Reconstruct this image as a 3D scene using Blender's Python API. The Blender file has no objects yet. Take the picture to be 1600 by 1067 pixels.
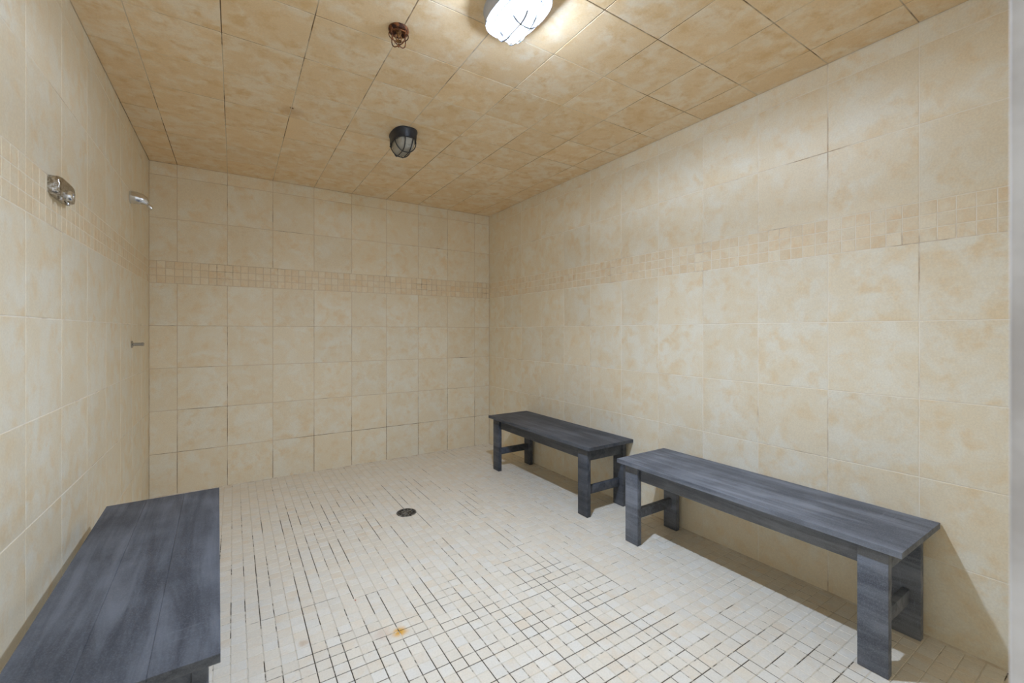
import bpy, bmesh, math, random
from mathutils import Vector, Matrix
random.seed(7)
scene = bpy.context.scene
col = scene.collection
PI = math.pi

# ------------------------------------------------------------------ camera, world, exposure
H, W, T = 2.4245, 2.8154, 0.31          # room height, room width, tile pitch
cam_d = bpy.data.cameras.new('camera')
cam = bpy.data.objects.new('camera', cam_d)
col.objects.link(cam)
cam.location = (-2.3008, -3.9576, 1.1980)
cam.rotation_euler = (PI / 2, 0, -0.56414)
cam_d.sensor_width = 36
cam_d.lens = 36 * 669.74 / 1600
cam_d.shift_x = (800 - 789.44) / 1600
cam_d.shift_y = -(533.5 - 517.75) / 1600
cam_d.clip_start = 0.02
cam_d.dof.use_dof = True
cam_d.dof.focus_distance = 2.6
cam_d.dof.aperture_fstop = 4.2
scene.camera = cam

world = bpy.data.worlds.new('world')
scene.world = world
world.use_nodes = True
wb = world.node_tree.nodes['Background']
wb.inputs[0].default_value = (0.93, 0.97, 1.0, 1)
wb.inputs[1].default_value = 0.55
LAMP = 3600.0                            # radiance of the lit lamp glass
scene.view_settings.view_transform = 'Standard'
scene.view_settings.look = 'None'
scene.view_settings.gamma = 1
scene.view_settings.use_curve_mapping = False
scene.view_settings.exposure = 0.80
scene.cycles.max_bounces = 14
scene.cycles.diffuse_bounces = 10
scene.cycles.sample_clamp_indirect = 6

# ------------------------------------------------------------------ materials
def new_mat(name):
    m = bpy.data.materials.new(name)
    m.use_nodes = True
    nt = m.node_tree
    return m, nt, nt.nodes['Principled BSDF']

def N(nt, typ, **kw):
    n = nt.nodes.new(typ)
    for k, v in kw.items():
        setattr(n, k, v)
    return n

def math_n(nt, op, a, b=None, clamp=False):
    n = N(nt, 'ShaderNodeMath', operation=op)
    n.use_clamp = clamp
    for i, v in enumerate((a, b)):
        if v is None:
            continue
        if isinstance(v, (int, float)):
            n.inputs[i].default_value = v
        else:
            nt.links.new(v, n.inputs[i])
    return n.outputs[0]

def mix_c(nt, fac, a, b, blend='MIX'):
    n = N(nt, 'ShaderNodeMix', data_type='RGBA', blend_type=blend)
    for idx, v in ((0, fac), (6, a), (7, b)):
        if isinstance(v, (int, float)):
            n.inputs[idx].default_value = v
        elif isinstance(v, tuple):
            n.inputs[idx].default_value = v if len(v) == 4 else (*v, 1)
        else:
            nt.links.new(v, n.inputs[idx])
    return n.outputs[2]

def noise(nt, vec, scale, detail=3, rough=0.5, dist=0.0):
    n = N(nt, 'ShaderNodeTexNoise')
    n.inputs['Scale'].default_value = scale
    n.inputs['Detail'].default_value = detail
    n.inputs['Roughness'].default_value = rough
    n.inputs['Distortion'].default_value = dist
    if vec is not None:
        nt.links.new(vec, n.inputs['Vector'])
    return n.outputs['Fac']

def remap(nt, v, lo, hi, to0=0.0, to1=1.0, smooth=True):
    n = N(nt, 'ShaderNodeMapRange')
    n.interpolation_type = 'SMOOTHSTEP' if smooth else 'LINEAR'
    n.inputs[1].default_value = lo
    n.inputs[2].default_value = hi
    n.inputs[3].default_value = to0
    n.inputs[4].default_value = to1
    nt.links.new(v, n.inputs[0])
    return n.outputs[0]

def spot(nt, pos, centre, r0, r1, wob=0.0):
    d = N(nt, 'ShaderNodeVectorMath', operation='DISTANCE')
    nt.links.new(pos, d.inputs[0])
    d.inputs[1].default_value = centre
    v = d.outputs['Value']
    if wob:
        nz = noise(nt, pos, 45, 3)
        v = math_n(nt, 'ADD', v, math_n(nt, 'MULTIPLY', math_n(nt, 'SUBTRACT', nz, 0.5), wob))
    return remap(nt, v, r0, r1, 1.0, 0.0)

def tile_mat(name, light, mid, tan, scale=7.0, bright_var=0.07, rough=0.5, spots=(), tone_var=0.25):
    m, nt, b = new_mat(name)
    tc = N(nt, 'ShaderNodeTexCoord')
    at = N(nt, 'ShaderNodeAttribute', attribute_name='tint')
    off = N(nt, 'ShaderNodeVectorMath', operation='SCALE')
    nt.links.new(at.outputs['Color'], off.inputs[0])
    off.inputs['Scale'].default_value = 17.0
    add = N(nt, 'ShaderNodeVectorMath', operation='ADD')
    nt.links.new(tc.outputs['Object'], add.inputs[0])
    nt.links.new(off.outputs[0], add.inputs[1])
    v = add.outputs[0]
    sep = N(nt, 'ShaderNodeSeparateColor')
    nt.links.new(at.outputs['Color'], sep.inputs[0])
    n1 = noise(nt, v, scale, 5, 0.62, 0.4)
    n1 = math_n(nt, 'ADD', n1, math_n(nt, 'MULTIPLY', math_n(nt, 'SUBTRACT', sep.outputs[0], 0.5), tone_var))
    a = mix_c(nt, remap(nt, n1, 0.33, 0.60), light, mid)
    n2 = noise(nt, v, scale * 1.7, 4, 0.6, 0.2)
    n2 = math_n(nt, 'ADD', n2, math_n(nt, 'MULTIPLY', math_n(nt, 'SUBTRACT', sep.outputs[1], 0.5), tone_var * 0.6))
    c = mix_c(nt, remap(nt, n2, 0.46, 0.76), a, tan)
    grain = remap(nt, noise(nt, v, 160, 3, 0.7), 0.3, 0.7, 0.93, 1.06, False)
    br = remap(nt, sep.outputs[2], 0, 1, 1 - bright_var, 1 + bright_var, False)
    k = math_n(nt, 'MULTIPLY', grain, br)
    sc = N(nt, 'ShaderNodeVectorMath', operation='SCALE')
    nt.links.new(c, sc.inputs[0])
    nt.links.new(k, sc.inputs['Scale'])
    out = sc.outputs[0]
    for centre, r0, r1, colr, amt, wob in spots:
        f = math_n(nt, 'MULTIPLY', spot(nt, tc.outputs['Object'], centre, r0, r1, wob), amt)
        out = mix_c(nt, f, out, colr)
    nt.links.new(out, b.inputs['Base Color'])
    b.inputs['Roughness'].default_value = rough
    b.inputs['Specular IOR Level'].default_value = 0.35
    bp = N(nt, 'ShaderNodeBump')
    bp.inputs['Strength'].default_value = 0.12
    bp.inputs['Distance'].default_value = 0.002
    nt.links.new(noise(nt, v, 60, 4, 0.6), bp.inputs['Height'])
    nt.links.new(bp.outputs[0], b.inputs['Normal'])
    return m

def grout_mat(name, light, dark, lo, hi, scale=3.0, zfade=None, zone=None, stretch=(1, 1, 1)):
    m, nt, b = new_mat(name)
    tc = N(nt, 'ShaderNodeTexCoord')
    p = tc.outputs['Object']
    mp = N(nt, 'ShaderNodeMapping')
    mp.inputs['Scale'].default_value = stretch
    nt.links.new(p, mp.inputs['Vector'])
    n = noise(nt, mp.outputs[0], scale, 5, 0.72)
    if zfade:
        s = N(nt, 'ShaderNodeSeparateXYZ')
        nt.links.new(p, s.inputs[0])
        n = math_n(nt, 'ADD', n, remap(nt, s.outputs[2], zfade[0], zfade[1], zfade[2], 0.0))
    if zone:
        n = math_n(nt, 'ADD', n, math_n(nt, 'MULTIPLY', spot(nt, p, *zone[:3], 0.5), zone[3]))
    nt.links.new(mix_c(nt, remap(nt, n, lo, hi), light, dark), b.inputs['Base Color'])
    b.inputs['Roughness'].default_value = 0.9
    return m

M_wall = tile_mat('wall_tile_glaze', (0.78, 0.735, 0.61), (0.76, 0.67, 0.50), (0.745, 0.605, 0.40), 7.5, 0.025, 0.5, (), 0.10)
M_band = tile_mat('band_mosaic_glaze', (0.77, 0.69, 0.53), (0.745, 0.625, 0.44), (0.73, 0.56, 0.35), 9, 0.03, 0.5, (), 0.16)
M_ceil = tile_mat('ceiling_tile_glaze', (0.81, 0.70, 0.535), (0.77, 0.59, 0.365), (0.70, 0.49, 0.25), 9.0, 0.03, 0.5,  # tan deepened to carry the warm shade of bounced light in the colour
                  [((-2.032, -1.34, H), 0.006, 0.013, (0.05, 0.02, 0.008), 0.95, 0.006),
                   ((-2.03, -1.30, H), 0.01, 0.09, (0.42, 0.21, 0.05), 0.45, 0.05)], 0.10)
M_floor = tile_mat('floor_mosaic_glaze', (0.77, 0.73, 0.645), (0.76, 0.695, 0.58), (0.755, 0.655, 0.515), 6, 0.03, 0.45,
                   [((-1.742, -2.287, 0), 0.004, 0.042, (0.72, 0.37, 0.03), 0.95, 0.03),
                    ((-1.80, -2.265, 0), 0.01, 0.05, (0.66, 0.50, 0.38), 0.5, 0.03),
                    ((-2.075, -2.15, 0), 0.004, 0.030, (0.55, 0.38, 0.22), 0.6, 0.03),
                    ((-1.845, -1.985, 0), 0.003, 0.007, (0.45, 0.08, 0.04), 0.9, 0.003)], 0.26)
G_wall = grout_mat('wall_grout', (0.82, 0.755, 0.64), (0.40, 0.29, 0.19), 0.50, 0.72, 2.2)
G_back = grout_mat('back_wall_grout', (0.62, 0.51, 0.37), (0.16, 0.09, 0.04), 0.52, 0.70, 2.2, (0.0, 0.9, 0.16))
G_ceil = grout_mat('ceiling_grout', (0.62, 0.53, 0.40), (0.14, 0.085, 0.04), 0.46, 0.60, 1.6)
def grout_segments_mat():
    # each grout joint carries its own amount of dirt (red channel of its tint)
    m, nt, b = new_mat('floor_grout')
    tc = N(nt, 'ShaderNodeTexCoord')
    at = N(nt, 'ShaderNodeAttribute', attribute_name='tint')
    sep = N(nt, 'ShaderNodeSeparateColor')
    nt.links.new(at.outputs['Color'], sep.inputs[0])
    n = noise(nt, tc.outputs['Object'], 30, 4, 0.7)
    f = math_n(nt, 'ADD', sep.outputs[0], math_n(nt, 'MULTIPLY', math_n(nt, 'SUBTRACT', n, 0.5), 1.0))
    nt.links.new(mix_c(nt, remap(nt, f, 0.40, 0.62), (0.70, 0.635, 0.52), (0.05, 0.035, 0.022)), b.inputs['Base Color'])
    b.inputs['Roughness'].default_value = 0.9
    return m
G_floor = grout_segments_mat()

def bench_mat():
    m, nt, b = new_mat('slate_grey_plastic_lumber')
    tc = N(nt, 'ShaderNodeTexCoord')
    oi = N(nt, 'ShaderNodeObjectInfo')
    mp = N(nt, 'ShaderNodeMapping')
    mp.inputs['Scale'].default_value = (16, 1.3, 16)
    nt.links.new(tc.outputs['Object'], mp.inputs['Vector'])
    ad = N(nt, 'ShaderNodeVectorMath', operation='ADD')
    nt.links.new(mp.outputs[0], ad.inputs[0])
    nt.links.new(math_n(nt, 'MULTIPLY', oi.outputs['Random'], 0.0), ad.inputs[1])
    n1 = noise(nt, ad.outputs[0], 1.0, 6, 0.65, 0.6)
    n2 = noise(nt, tc.outputs['Object'], 4.5, 4, 0.6)
    n3 = noise(nt, tc.outputs['Object'], 330, 3, 0.75)
    f = math_n(nt, 'ADD', math_n(nt, 'MULTIPLY', n1, 0.68), math_n(nt, 'MULTIPLY', n2, 0.32))
    c = mix_c(nt, remap(nt, f, 0.36, 0.66), (0.054, 0.060, 0.074), (0.160, 0.174, 0.202))
    c = mix_c(nt, remap(nt, n3, 0.46, 0.70, 0, 0.34), c, (0.24, 0.262, 0.305))
    mp2 = N(nt, 'ShaderNodeMapping')
    mp2.inputs['Scale'].default_value = (3.0, 30.0, 3.0)
    mp2.inputs['Rotation'].default_value = (0, 0, 0.12)
    nt.links.new(tc.outputs['Object'], mp2.inputs['Vector'])
    scr = noise(nt, mp2.outputs[0], 2.0, 5, 0.75, 0.3)
    scr = math_n(nt, 'MULTIPLY', remap(nt, scr, 0.58, 0.72, 0, 0.6), remap(nt, n2, 0.45, 0.6))
    sy = N(nt, 'ShaderNodeSeparateXYZ')
    nt.links.new(tc.outputs['Object'], sy.inputs[0])
    ends = remap(nt, math_n(nt, 'ABSOLUTE', sy.outputs[1]), 0.40, 0.56)   # scuffs from carrying, near the ends
    c = mix_c(nt, math_n(nt, 'MULTIPLY', scr, ends), c, (0.25, 0.27, 0.31))
    c = mix_c(nt, 1.0, c, oi.outputs['Color'], 'MULTIPLY')
    nt.links.new(c, b.inputs['Base Color'])
    b.inputs['Roughness'].default_value = 0.52
    b.inputs['Specular IOR Level'].default_value = 0.25
    bp = N(nt, 'ShaderNodeBump')
    bp.inputs['Strength'].default_value = 0.25
    bp.inputs['Distance'].default_value = 0.002
    nt.links.new(math_n(nt, 'ADD', n1, math_n(nt, 'MULTIPLY', n3, 0.5)), bp.inputs['Height'])
    nt.links.new(bp.outputs[0], b.inputs['Normal'])
    return m
M_bench = bench_mat()

def simple(name, colr, rough=0.5, metal=0.0, spec=0.5, var=0.0, var_col=None, scale=20, bump=0.0):
    m, nt, b = new_mat(name)
    b.inputs['Base Color'].default_value = (*colr, 1)
    b.inputs['Roughness'].default_value = rough
    b.inputs['Metallic'].default_value = metal
    b.inputs['Specular IOR Level'].default_value = spec
    tc = N(nt, 'ShaderNodeTexCoord')
    if var_col:
        n = noise(nt, tc.outputs['Object'], scale, 5, 0.65)
        nt.links.new(mix_c(nt, remap(nt, n, 0.5 - var, 0.5 + var), colr, var_col), b.inputs['Base Color'])
    if bump:
        bp = N(nt, 'ShaderNodeBump')
        bp.inputs['Strength'].default_value = bump
        bp.inputs['Distance'].default_value = 0.003
        nt.links.new(noise(nt, tc.outputs['Object'], scale * 2, 3), bp.inputs['Height'])
        nt.links.new(bp.outputs[0], b.inputs['Normal'])
    return m

M_chrome = simple('chrome', (0.72, 0.74, 0.77), 0.14, 1.0)
M_chrome_spot = simple('water_spotted_chrome', (0.62, 0.62, 0.62), 0.16, 1.0, 0.5, 0.10, (0.30, 0.26, 0.20), 160, 0.22)
M_drain = simple('tarnished_steel', (0.30, 0.30, 0.285), 0.38, 0.7, 0.5, 0.10, (0.07, 0.062, 0.05), 60)
M_steel = simple('dull_steel', (0.42, 0.42, 0.42), 0.25, 1.0)
M_dark = simple('hollow_shade', (0.012, 0.012, 0.012), 0.8)  # near-black colour standing in for the shade inside openings
M_black = simple('black_painted_metal', (0.012, 0.015, 0.022), 0.38, 0.0, 0.5, 0.2, (0.022, 0.028, 0.040), 30)
M_grey = simple('pale_grey_painted_metal', (0.50, 0.53, 0.60), 0.45, 0.0, 0.4, 0.2, (0.44, 0.47, 0.54), 20)
M_wire = simple('zinc_wire', (0.34, 0.36, 0.39), 0.4, 0.6)
M_rust = simple('rusted_steel', (0.035, 0.012, 0.008), 0.75, 0.0, 0.3, 0.09, (0.22, 0.08, 0.026), 60, 0.5)
M_brass = simple('rusty_brass', (0.42, 0.22, 0.08), 0.45, 0.5, 0.4, 0.15, (0.10, 0.045, 0.02), 90)
M_jamb = simple('grey_metal_frame', (0.74, 0.75, 0.78), 0.45, 0.0, 0.4, 0.14, (0.52, 0.51, 0.52), 6)
M_caulk = simple('beige_sealant', (0.72, 0.66, 0.55), 0.6, 0.0, 0.3, 0.15, (0.55, 0.46, 0.34), 14)

def frosted():
    m, nt, b = new_mat('prismatic_frosted_glass')
    b.inputs['Base Color'].default_value = (0.55, 0.55, 0.50, 1)
    b.inputs['Roughness'].default_value = 0.12
    b.inputs['Specular IOR Level'].default_value = 0.6
    b.inputs['Transmission Weight'].default_value = 0.35
    tc = N(nt, 'ShaderNodeTexCoord')
    wv = N(nt, 'ShaderNodeTexWave')
    wv.bands_direction = 'Y'
    wv.inputs['Scale'].default_value = 45
    nt.links.new(tc.outputs['Object'], wv.inputs['Vector'])
    bp = N(nt, 'ShaderNodeBump')
    bp.inputs['Strength'].default_value = 0.25
    bp.inputs['Distance'].default_value = 0.002
    nt.links.new(wv.outputs['Fac'], bp.inputs['Height'])
    nt.links.new(bp.outputs[0], b.inputs['Normal'])
    return m
M_frost = frosted()
def lit(name, strength):
    m, nt, b = new_mat(name)
    b.inputs['Base Color'].default_value = (0.9, 0.9, 0.9, 1)
    b.inputs['Emission Color'].default_value = (0.81, 1.0, 1.32, 1)
    b.inputs['Emission Strength'].default_value = strength
    return m
M_lit = [lit('lit_lamp_glass', 0.9), lit('bulb_glow', LAMP), lit('bright_glass_band', 75.0)]

# ------------------------------------------------------------------ mesh helpers
def link_mesh(name, bm, mats, parent=None, smooth=False, loc=(0, 0, 0)):
    me = bpy.data.meshes.new(name)
    bmesh.ops.recalc_face_normals(bm, faces=bm.faces[:])
    bm.to_mesh(me)
    bm.free()
    for m in (mats if isinstance(mats, (list, tuple)) else [mats]):
        me.materials.append(m)
    if smooth:
        me.polygons.foreach_set('use_smooth', [True] * len(me.polygons))
        try:
            me.set_sharp_from_angle(angle=math.radians(42))
        except Exception:
            pass
    o = bpy.data.objects.new(name, me)
    col.objects.link(o)
    o.location = loc
    if parent:
        o.parent = parent
    return o

def add_box(bm, x0, x1, y0, y1, z0, z1):
    v = [bm.verts.new(p) for p in ((x0, y0, z0), (x1, y0, z0), (x1, y1, z0), (x0, y1, z0),
                                   (x0, y0, z1), (x1, y0, z1), (x1, y1, z1), (x0, y1, z1))]
    for f in ((0, 3, 2, 1), (4, 5, 6, 7), (0, 1, 5, 4), (1, 2, 6, 5), (2, 3, 7, 6), (3, 0, 4, 7)):
        bm.faces.new([v[i] for i in f])

def bev(bm, w, seg=2):
    bmesh.ops.bevel(bm, geom=bm.edges[:] + bm.verts[:], offset=w, segments=seg, affect='EDGES', profile=0.5)

def loft(bm, rings, cap0=True, cap1=True):
    vs = [[bm.verts.new(p) for p in r] for r in rings]
    n = len(vs[0])
    for a, b in zip(vs, vs[1:]):
        for i in range(n):
            bm.faces.new((a[i], a[(i + 1) % n], b[(i + 1) % n], b[i]))
    if cap0:
        bm.faces.new(vs[0][::-1])
    if cap1:
        bm.faces.new(vs[-1])

def tube(bm, pts, radii, n=10, cap=True):
    pts = [Vector(p) for p in pts]
    if isinstance(radii, (int, float)):
        radii = [radii] * len(pts)
    up = Vector((0, 0, 1))
    rings = []
    ref = None
    for i, p in enumerate(pts):
        t = (pts[min(i + 1, len(pts) - 1)] - pts[max(i - 1, 0)]).normalized()
        if ref is None:
            ref = up if abs(t.dot(up)) < 0.9 else Vector((1, 0, 0))
        a = (ref - t * ref.dot(t)).normalized()
        ref = a
        b = t.cross(a)
        rings.append([p + (a * math.cos(q) + b * math.sin(q)) * radii[i]
                      for q in [2 * PI * k / n for k in range(n)]])
    loft(bm, rings, cap, cap)

def smooth_path(pts, k=6):
    pts = [Vector(p) for p in pts]
    out = []
    for i in range(len(pts) - 1):
        p0, p1, p2, p3 = pts[max(i - 1, 0)], pts[i], pts[i + 1], pts[min(i + 2, len(pts) - 1)]
        for j in range(k):
            t = j / k
            out.append(0.5 * ((2 * p1) + (p2 - p0) * t + (2 * p0 - 5 * p1 + 4 * p2 - p3) * t * t
                              + (-p0 + 3 * p1 - 3 * p2 + p3) * t ** 3))
    out.append(pts[-1])
    return out

def stadium(w, l, z, n=40, p=2.6):
    # rounded oblong outline, width along x, length along y
    r = []
    for k in range(n):
        q = 2 * PI * k / n
        c, s = math.cos(q), math.sin(q)
        r.append(Vector((0.5 * w * math.copysign(abs(c) ** (2 / p), c),
                         0.5 * l * math.copysign(abs(s) ** (2 / p), s), z)))
    return r

def lathe(bm, prof, n=32, origin=(0, 0, 0)):
    o = Vector(origin)
    rings = [[o + Vector((r * math.cos(2 * PI * k / n), r * math.sin(2 * PI * k / n), z)) for k in range(n)]
             for r, z in prof]
    loft(bm, rings)

def thing(name, label, cat, loc=(0, 0, 0), rz=0.0, group=None):
    o = bpy.data.objects.new(name, None)
    col.objects.link(o)
    o.empty_display_size = 0.1
    o.location = loc
    o.rotation_euler = (0, 0, rz)
    o['label'] = label
    o['category'] = cat
    if group:
        o['group'] = group
    return o

def lines(start, pitch, lo, hi):
    k0 = math.floor((lo - start) / pitch) - 1
    out = [lo]
    k = k0
    while True:
        v = start + k * pitch
        k += 1
        if v >= hi - 0.004:
            break
        if v > lo + 0.004:
            out.append(v)
    out.append(hi)
    return out

def tiled(name, frame, cells, slabs, mats, joints=()):
    """frame(u, v, n) -> room point (n towards the room); cells: (u0,u1,v0,v1,gap,mat index); slabs: grout backing boxes in u, v."""
    verts, faces, mi, tint = [], [], [], []
    D, B = 0.0014, 0.0011
    for u0, u1, v0, v1, gap, m in cells:
        g = gap / 2
        a0, a1, b0, b1 = u0 + g, u1 - g, v0 + g, v1 - g
        if a1 - a0 < 0.004 or b1 - b0 < 0.004:
            continue
        jit = [random.uniform(-0.00012, 0.00012) for _ in range(4)]
        base = len(verts)
        t = (random.random(), random.random(), random.random(), 1.0)
        for k, (u, v) in enumerate(((a0 + B, b0 + B), (a1 - B, b0 + B), (a1 - B, b1 - B), (a0 + B, b1 - B))):
            verts.append(frame(u, v, jit[k]))
        for u, v in ((a0, b0), (a1, b0), (a1, b1), (a0, b1)):
            verts.append(frame(u, v, -D))
        tint += [t] * 8
        faces.append((base, base + 1, base + 2, base + 3))
        for k in range(4):
            k2 = (k + 1) % 4
            faces.append((base + 4 + k, base + 4 + k2, base + k2, base + k))
        mi += [m] * 5
    for u0, u1, v0, v1, d in joints:          # single grout joints with their own dirt
        base = len(verts)
        for u, v in ((u0, v0), (u1, v0), (u1, v1), (u0, v1)):
            verts.append(frame(u, v, -D + 0.0004))
        tint += [(d, 0, 0, 1)] * 4
        faces.append((base, base + 1, base + 2, base + 3))
        mi.append(0)
    for u0, u1, v0, v1 in slabs:
        base = len(verts)
        for n in (-D + 0.0002, -0.12):
            for u, v in ((u0, v0), (u1, v0), (u1, v1), (u0, v1)):
                verts.append(frame(u, v, n))
        tint += [(0.1, 0.5, 0.5, 1)] * 8
        faces += [(base, base + 1, base + 2, base + 3), (base + 7, base + 6, base + 5, base + 4)]
        for k in range(4):
            k2 = (k + 1) % 4
            faces.append((base + 4 + k, base + 4 + k2, base + k2, base + k))
        mi += [0] * 6
    me = bpy.data.meshes.new(name)
    me.from_pydata(verts, [], faces)
    for m in mats:
        me.materials.append(m)
    me.polygons.foreach_set('material_index', mi)
    at = me.attributes.new('tint', 'FLOAT_COLOR', 'POINT')
    at.data.foreach_set('color', [c for t in tint for c in t])
    me.update()
    # frames are right handed, so tile faces already point into the room
    o = bpy.data.objects.new(name, me)
    col.objects.link(o)
    o['kind'] = 'structure'
    return o

# ------------------------------------------------------------------ room shell
YF = -3.897                                    # inner face of the front wall
BZ = 5 * T                                     # bottom of the mosaic band
BH = 0.5178 * T
def wall_cells(ulines, mosaic_start):
    rows = [k * T for k in range(6)] + [BZ + BH, BZ + BH + T, BZ + BH + 2 * T, H]
    cells = []
    for j in range(len(rows) - 1):
        if j == 5:
            ul = lines(mosaic_start, T / 6, ulines[0], ulines[-1])
            for i in range(len(ul) - 1):
                for k in range(3):
                    cells.append((ul[i], ul[i + 1], BZ + BH * k / 3, BZ + BH * (k + 1) / 3, 0.0028, 2))
        else:
            for i in range(len(ulines) - 1):
                cells.append((ulines[i], ulines[i + 1], rows[j], rows[j + 1], 0.0030, 1))
    return cells

# right wall: u = -Y... frame chosen so that u x v = into the room
cells = wall_cells(lines(0.2977, T, 0.0, -YF), 0.2977)
tiled('wall_right', lambda u, v, n: (-n, -u, v), cells,
      [(-0.14, 4.06, -0.14, H + 0.14)], [G_wall, M_wall, M_band])
# back wall: u = X
cells = wall_cells([-W] + [u for u in lines(-0.1742 - 20 * T, T, -W, 0.0)][1:], -0.1742 - 20 * T - 0.016)
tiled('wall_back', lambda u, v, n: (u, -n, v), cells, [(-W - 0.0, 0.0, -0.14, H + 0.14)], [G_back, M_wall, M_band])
# left wall
cells = wall_cells(lines(-0.2891 - 20 * T, T, YF, 0.0), -0.2891 - 20 * T)
tiled('wall_left', lambda u, v, n: (-W + n, u, v), cells, [(-4.06, 0.14, -0.14, H + 0.14)], [G_wall, M_wall, M_band])
# front wall with the doorway the camera looks through
DX0, DX1, DZ = -2.76, -1.815, 2.10
cells = [c for c in wall_cells(lines(0.1742, T, 0.0, -DX1), 0.1742)]
over = [(u0, u1, max(v0, DZ), v1, g, m) for (u0, u1, v0, v1, g, m) in
        wall_cells(lines(0.1742, T, -DX1, -DX0), 0.1742) if v1 > DZ + 0.01]
side = [c for c in wall_cells([-DX0, W], 0.1742)]
def front_frame(u, v, n):
    return (-u, YF + n, v)
def solid_front():
    return [(0.0, -DX1, -0.14, H + 0.14), (-DX1, -DX0, DZ, H + 0.14), (-DX0, W, -0.14, H + 0.14)]
tiled('wall_front', front_frame, cells + over + side, solid_front(), [G_wall, M_wall, M_band])
# ceiling: seen from below, tiles line up with the walls
ul = lines(-0.1742 - 20 * T, T, -W, 0.0)
vl = lines(-0.2977 - 20 * T, T, YF, 0.0)
cells = [(-ul[i + 1], -ul[i], vl[j], vl[j + 1], 0.0034, 1) for i in range(len(ul) - 1) for j in range(len(vl) - 1)]
tiled('ceiling', lambda u, v, n: (-u, v, H - n), cells, [(0, W, -4.06, 0.0)], [G_ceil, M_ceil])
# mosaic floor
ul = lines(-1.6405 - 60 * T / 6, T / 6, -W, 0.0)
vl = lines(-2.4365 - 60 * 0.0519, 0.0519, -4.06, 0.0)
GP = 0.0030
cells = [(ul[i], ul[i + 1], vl[j], vl[j + 1], GP, 1) for i in range(len(ul) - 1) for j in range(len(vl) - 1)]
rg = random.Random(41)
def wander(n, k):
    # smooth random values 0..1 along a line
    c = [rg.random() for _ in range(n // k + 3)]
    out = []
    for i in range(n):
        t = i / k
        q = int(t)
        w = (t - q) ** 2 * (3 - 2 * (t - q))
        out.append(c[q] * (1 - w) + c[q + 1] * w)
    return out
def ease(v, lo, hi):
    t = min(1.0, max(0.0, (v - lo) / (hi - lo)))
    return t * t * (3 - 2 * t)
def wear(x, y):
    # the middle of the floor before the doorway has lost most of its grout
    a = ease(-y, 1.75, 2.45) * ease(x, -2.30, -1.95) * ease(-x, 0.55, 0.95)
    b = ease(-y, 2.75, 3.1) * ease(-x, 0.25, 0.5)
    return max(a, b * 0.9)
joints = []
h = GP / 2
for i in range(1, len(ul) - 1):                     # joints running away from the doorway
    wl, ln = wander(len(vl), 3), rg.random()
    for j in range(len(vl) - 1):
        w = wear(ul[i], (vl[j] + vl[j + 1]) / 2)
        far = 0.20 * ease(-ul[i], 0.55, 1.1) * ease(-vl[j], 0.3, 0.9)
        d = 0.66 * wl[j] + 0.22 * ln + 0.22 * rg.random() - 0.36 + 0.39 * w + far * (1 - w)
        joints.append((ul[i] - h, ul[i] + h, vl[j], vl[j + 1], max(0.0, d)))
for j in range(1, len(vl) - 1):                     # joints running across
    wl, ln = wander(len(ul), 3), rg.random()
    for i in range(len(ul) - 1):
        w = wear((ul[i] + ul[i + 1]) / 2, vl[j])
        d = 0.62 * wl[i] + 0.22 * ln + 0.22 * rg.random() - 0.42 + 0.45 * w
        joints.append((ul[i], ul[i + 1], vl[j] - h, vl[j] + h, max(0.0, d)))
tiled('floor', lambda u, v, n: (u, v, n), cells, [(-W, 0.0, -4.06, 0.0)], [G_floor, M_floor], joints)

# sealant bead round the foot of the walls
bm = bmesh.new()
r = 0.007
for a, b, nx, ny in (((0, YF), (0, 0), -1, 0), ((0, 0), (-W, 0), 0, -1), ((-W, 0), (-W, YF), 1, 0)):
    d = Vector((nx, ny, 0))
    A, Bp = Vector((*a, 0)), Vector((*b, 0))
    rings = []
    for P in (A, Bp):
        rings.append([P - d * 0.001 + Vector((0, 0, -0.001)), P + d * r + Vector((0, 0, -0.001)), P + d * r * 0.45 + Vector((0, 0, r * 0.45)),
                      P - d * 0.001 + Vector((0, 0, r))])
    loft(bm, rings)
o = link_mesh('trim_1', bm, M_caulk)
o['kind'] = 'structure'

# grey metal door frame lining the doorway
bm = bmesh.new()
yo, yi = -4.03, -3.8935
for x0, x1 in ((DX0, DX0 + 0.035), (DX1 - 0.035, DX1)):
    add_box(bm, x0, x1, yo, yi, 0.0, DZ)
add_box(bm, DX0 + 0.035, DX1 - 0.035, yo, yi, DZ - 0.035, DZ)
bev(bm, 0.003, 2)
o = link_mesh('door_1', bm, M_jamb, None, True)
o['kind'] = 'structure'

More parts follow.
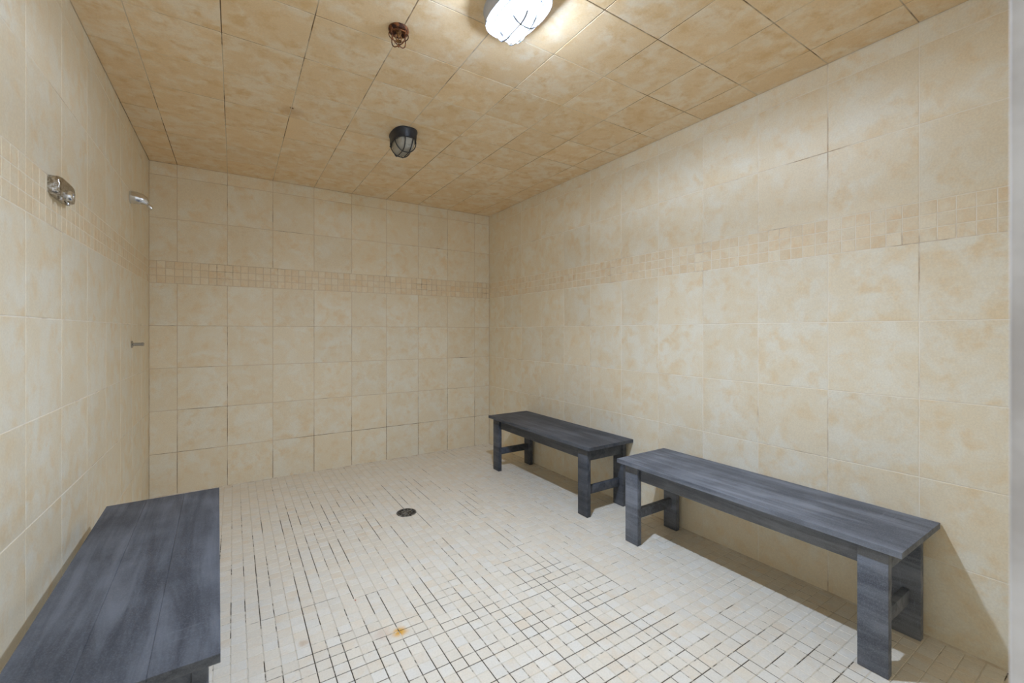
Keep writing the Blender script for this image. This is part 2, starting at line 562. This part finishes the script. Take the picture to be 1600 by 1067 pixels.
# ------------------------------------------------------------------ benches
BL, BT = 1.255, 0.462
def make_bench(width, label, loc, rz=0.0, tone=1.0):
    root = thing('bench', label, 'bench', loc, rz, None)
    hw, hl = width / 2, BL / 2
    th = 0.022
    bwid = width / 3
    for k in range(3):
        bm = bmesh.new()
        add_box(bm, -hw + bwid * k + 0.0002, -hw + bwid * (k + 1) - 0.0002, -hl, hl, BT - th, BT)
        bev(bm, 0.0007, 1)
        link_mesh('top_board', bm, M_bench, root, True)
    lw, lt, oy, ox = 0.088, 0.032, 0.042, 0.024
    zt = BT - th
    for sx in (-1, 1):
        for sy in (-1, 1):
            bm = bmesh.new()
            xo = sx * (hw - ox)
            xi = xo - sx * lt
            yo_ = sy * (hl - oy)
            yi_ = yo_ - sy * lw
            add_box(bm, min(xo, xi), max(xo, xi), min(yo_, yi_), max(yo_, yi_), 0.0, zt)
            bev(bm, 0.0022, 2)
            link_mesh('leg', bm, M_bench, root, True)
        # long apron between the legs, set back from the leg faces
        bm = bmesh.new()
        xo = sx * (hw - ox - 0.019)
        xi = xo - sx * 0.022
        add_box(bm, min(xo, xi), max(xo, xi), -hl + oy + lw, hl - oy - lw, zt - 0.080, zt)
        bev(bm, 0.004, 1)
        link_mesh('side_apron', bm, M_bench, root, True)
    xin = hw - ox - lt
    for sy in (-1, 1):
        bm = bmesh.new()
        y = sy * (hl - oy - 0.010)
        y2 = y - sy * 0.024
        add_box(bm, -xin, xin, min(y, y2), max(y, y2), zt - 0.080, zt)
        bev(bm, 0.002, 2)
        link_mesh('end_apron', bm, M_bench, root, True)
        bm = bmesh.new()
        yc = sy * (hl - oy - lw / 2)
        add_box(bm, -xin, xin, yc - 0.0125, yc + 0.0125, 0.132, 0.186)
        bev(bm, 0.002, 2)
        link_mesh('stretcher', bm, M_bench, root, True)
    for ch in root.children:
        ch.color = (tone, tone, tone, 1)           # colour multiplier, set separately for each bench
    return root

make_bench(0.420, 'dark slate-grey plank bench along the right wall, the one nearer the viewer', (-0.2165, -2.832, 0), 0.0, 1.35)
make_bench(0.410, 'dark slate-grey plank bench in the far right corner beside the back wall', (-0.2075, -1.328, 0), 0.004, 0.72)
make_bench(0.395, 'dark slate-grey plank bench against the left wall, below the chrome fittings', (-2.5405, -2.158, 0), 0.0262, 0.88)

# ------------------------------------------------------------------ caged ceiling lights
def make_light(label, loc, m_base, m_lens, m_wire, bw, bl, wr):
    root = thing('ceiling_light', label, 'light', loc)
    bm = bmesh.new()
    loft(bm, [stadium(bw, bl, 0.0), stadium(bw + 0.002, bl + 0.002, -0.006), stadium(bw - 0.005, bl - 0.005, -0.010),
              stadium(bw - 0.010, bl - 0.010, -0.046), stadium(bw - 0.016, bl - 0.016, -0.055), stadium(0.130, 0.216, -0.057),
              stadium(0.124, 0.211, -0.050)])
    link_mesh('base', bm, m_base, root, True)
    bm = bmesh.new()
    loft(bm, [stadium(0.118, 0.206, -0.0500), stadium(0.118, 0.206, -0.066), stadium(0.112, 0.198, -0.084),
              stadium(0.100, 0.182, -0.099), stadium(0.080, 0.158, -0.110), stadium(0.062, 0.132, -0.1142),
              stadium(0.048, 0.092, -0.1160), stadium(0.026, 0.074, -0.1170)])
    lens = link_mesh('lens', bm, m_lens, root, True)
    if isinstance(m_lens, list):
        for f in lens.data.polygons:          # the bulb shows through the flat bottom of the glass
            if f.center.z < -0.1168:
                f.material_index = 1
            elif -0.095 < f.center.z < -0.052:
                f.material_index = 2
    bm = bmesh.new()
    zb, zc = -0.054, -0.1245
    for x in (-0.020, 0.020):
        tube(bm, smooth_path([(x * 1.25, -0.110, zb), (x * 1.15, -0.106, -0.080), (x, -0.082, -0.112), (x, -0.0465, zc), (x, 0, zc - 0.001),
                              (x, 0.0465, zc), (x, 0.082, -0.112), (x * 1.15, 0.106, -0.080), (x * 1.25, 0.110, zb)], 6), wr, 8)
    for y in (-0.0465, 0.0465):
        tube(bm, smooth_path([(-0.066, y, zb), (-0.063, y, -0.080), (-0.046, y, -0.108), (-0.020, y, zc),
                              (0.020, y, zc), (0.046, y, -0.108), (0.063, y, -0.080), (0.066, y, zb)], 6), wr, 8)
    ring = stadium(0.130, 0.218, -0.0575)
    tube(bm, ring + [ring[0]], wr, 8)
    link_mesh('wire_guard', bm, m_wire, root, True)
    bm = bmesh.new()
    lathe(bm, [(0.006, -0.0565), (0.006, -0.060), (0.003, -0.062)], 12, (-0.5 * bw + 0.022, 0.085, 0))
    link_mesh('screw', bm, m_wire, root, True)
    return root
make_light('lit white oval ceiling light with a glowing lens inside a wire guard', (-1.412, -2.640, H), M_grey, M_lit, M_wire, 0.205, 0.31, 0.0029)
make_light('unlit black oval ceiling light with frosted lens and black wire guard', (-1.412, -1.365, H), M_black, M_frost, M_black, 0.150, 0.232, 0.0031)

# ------------------------------------------------------------------ rusty caged sprinkler
sp = thing('fire_sprinkler', 'small rusty sprinkler head inside a wire cage on the ceiling', 'sprinkler', (-1.736, -2.256, H))
bm = bmesh.new()
rings = []
for r_, z in ((0.040, 0.0), (0.041, -0.006), (0.039, -0.013), (0.033, -0.015), (0.028, -0.010), (0.022, -0.004)):
    rings.append([Vector((r_ * math.cos(2 * PI * k / 32), r_ * math.sin(2 * PI * k / 32), z)) for k in range(32)])
loft(bm, rings)
link_mesh('escutcheon', bm, M_rust, sp, True)
bm = bmesh.new()
lathe(bm, [(0.011, -0.004), (0.011, -0.018), (0.008, -0.021), (0.008, -0.027), (0.005, -0.029)], 16)
for s in (-1, 1):
    tube(bm, smooth_path([(s * 0.007, 0, -0.024), (s * 0.013, 0, -0.034), (s * 0.010, 0, -0.044), (s * 0.002, 0, -0.049)], 5), 0.0026, 8)
tube(bm, [(0, 0, -0.028), (0, 0, -0.049)], 0.0022, 8)
link_mesh('sprinkler_frame', bm, M_brass, sp, True)
bm = bmesh.new()
n = 24
prof = [[Vector(((0.014 if k % 2 else 0.010) * math.cos(2 * PI * k / n), (0.014 if k % 2 else 0.010) * math.sin(2 * PI * k / n), z))
         for k in range(n)] for z in (-0.0485, -0.0505)]
loft(bm, prof)
link_mesh('deflector', bm, M_brass, sp)
bm = bmesh.new()
for k in range(4):
    q = PI / 4 * 0.6 + k * PI / 2
    c, s = math.cos(q), math.sin(q)
    tube(bm, smooth_path([(0.036 * c, 0.036 * s, -0.012), (0.039 * c, 0.039 * s, -0.030), (0.036 * c, 0.036 * s, -0.050),
                          (0.022 * c, 0.022 * s, -0.064), (0.0, 0.0, -0.066)], 6), 0.0023, 8)
rr = [(0.0385 * math.cos(2 * PI * k / 32), 0.0385 * math.sin(2 * PI * k / 32), -0.026) for k in range(33)]
tube(bm, rr, 0.0020, 8)
tube(bm, [(0, 0, -0.062), (0, 0, -0.073)], [0.005, 0.003], 10)
link_mesh('wire_cage', bm, M_rust, sp, True)

# ------------------------------------------------------------------ chrome fittings on the left wall
sh = thing('wall_shower', 'chrome wall-mounted shower head with bent nozzle, near the back corner', 'shower head', (-W, -0.665, 1.985))
bm = bmesh.new()
tube(bm, [(0.0, 0, 0.0), (0.006, 0, 0.0), (0.030, 0, -0.002), (0.052, 0, -0.007), (0.066, 0, -0.015), (0.076, 0, -0.026), (0.080, 0, -0.033)],
     [0.0385, 0.0385, 0.037, 0.033, 0.027, 0.017, 0.011], 8)
bev(bm, 0.003, 2)
link_mesh('body', bm, M_chrome, sh, True)
bm = bmesh.new()
tube(bm, [(0.077, 0, -0.030), (0.084, 0, -0.038), (0.086, 0, -0.040), (0.098, 0, -0.054), (0.102, 0, -0.058)],
     [0.009, 0.010, 0.0135, 0.0125, 0.0095], 20)
link_mesh('nozzle', bm, M_chrome, sh, True)

va = thing('shower_valve', 'small chrome push valve sticking out low on the left wall below the shower head', 'valve', (-W, -0.620, 1.121))
def along_x(bm, prof, nseg=20, origin=(0, 0, 0)):
    o = Vector(origin)
    loft(bm, [[o + Vector((x, r_ * math.cos(2 * PI * k / nseg), r_ * math.sin(2 * PI * k / nseg))) for k in range(nseg)] for r_, x in prof])
bm = bmesh.new()
along_x(bm, [(0.021, 0.0), (0.021, 0.003), (0.017, 0.007), (0.011, 0.009)])
link_mesh('flange', bm, M_steel, va, True)
bm = bmesh.new()
along_x(bm, [(0.0095, 0.007), (0.0095, 0.046), (0.0105, 0.047), (0.0105, 0.056), (0.008, 0.058)])
link_mesh('push_button', bm, M_steel, va, True)

pl = thing('shower_control', 'spotted chrome oblong shower control plate with a round nozzle, high on the left wall', 'shower control', (-W, -1.893, 1.683))
def oblong(hl_, hh, x, nseg=48, p=5.0):
    out = []
    for k in range(nseg):
        q = 2 * PI * k / nseg
        c, s = math.cos(q), math.sin(q)
        out.append(Vector((x, hl_ * math.copysign(abs(c) ** (2 / p), c), hh * math.copysign(abs(s) ** (2 / p), s))))
    return out
bm = bmesh.new()
loft(bm, [oblong(0.086, 0.034, 0.0), oblong(0.086, 0.034, 0.022), oblong(0.082, 0.031, 0.028), oblong(0.074, 0.024, 0.030)])
link_mesh('plate', bm, M_chrome_spot, pl, True)
bm = bmesh.new()
along_x(bm, [(0.017, 0.027), (0.017, 0.038), (0.015, 0.042), (0.009, 0.043), (0.008, 0.038)], 24, (0, -0.004, -0.017))
link_mesh('nozzle', bm, M_chrome, pl, True)
bm = bmesh.new()
along_x(bm, [(0.0078, 0.0385), (0.0070, 0.0392)], 16, (0, -0.004, -0.017))
o = link_mesh('nozzle_shade_disc', bm, M_dark, pl, True)  # black disc paints the shade inside the nozzle
o['label'] = 'black disc painted as the shade in the opening'
for dy in (-0.040, 0.030):
    bm = bmesh.new()
    lathe(bm, [(0.007, -0.026), (0.007, -0.041), (0.004, -0.044)], 14, (0.020, dy, 0))
    link_mesh('screw', bm, M_chrome_spot, pl, True)

# ------------------------------------------------------------------ floor drain
dr = thing('floor_drain', 'round dark metal drain grate set in the mosaic floor', 'drain', (-1.338, -1.214, 0))
bm = bmesh.new()
lathe(bm, [(0.058, 0.0), (0.058, 0.0012), (0.02, 0.0013)], 36)
link_mesh('drain_shade_disc', bm, M_dark, dr)  # flat disc on the floor, coloured dark as the shade below the grate
bm = bmesh.new()
def annulus(bm, r0, r1, z0, z1, n=48):
    rings = [[Vector((r_ * math.cos(2 * PI * k / n), r_ * math.sin(2 * PI * k / n), z)) for k in range(n)]
             for r_, z in ((r0, z0), (r1, z0), (r1, z1 - 0.0008), (r1 - 0.001, z1), (r0, z1), (r0, z0))]
    loft(bm, rings, False, False)
annulus(bm, 0.054, 0.064, 0.0, 0.0038)
link_mesh('rim', bm, M_drain, dr, True)
bm = bmesh.new()
annulus(bm, 0.030, 0.036, 0.0015, 0.0036)
lathe(bm, [(0.013, 0.0015), (0.013, 0.0034), (0.011, 0.0038)], 20)
for k in range(12):
    q = 2 * PI * k / 12
    c, s = math.cos(q), math.sin(q)
    v = []
    for r_, z in ((0.010, 0.0015), (0.055, 0.0015), (0.055, 0.0034), (0.010, 0.0034)):
        v.append((r_, z))
    w = 0.0042
    vs = []
    for sgn in (-1, 1):
        for r_, z in v:
            vs.append(bm.verts.new((r_ * c - sgn * w * s, r_ * s + sgn * w * c, z)))
    for f in ((0, 1, 2, 3), (7, 6, 5, 4), (0, 4, 5, 1), (1, 5, 6, 2), (2, 6, 7, 3), (3, 7, 4, 0)):
        bm.faces.new([vs[i] for i in f])
link_mesh('grate', bm, M_drain, dr)
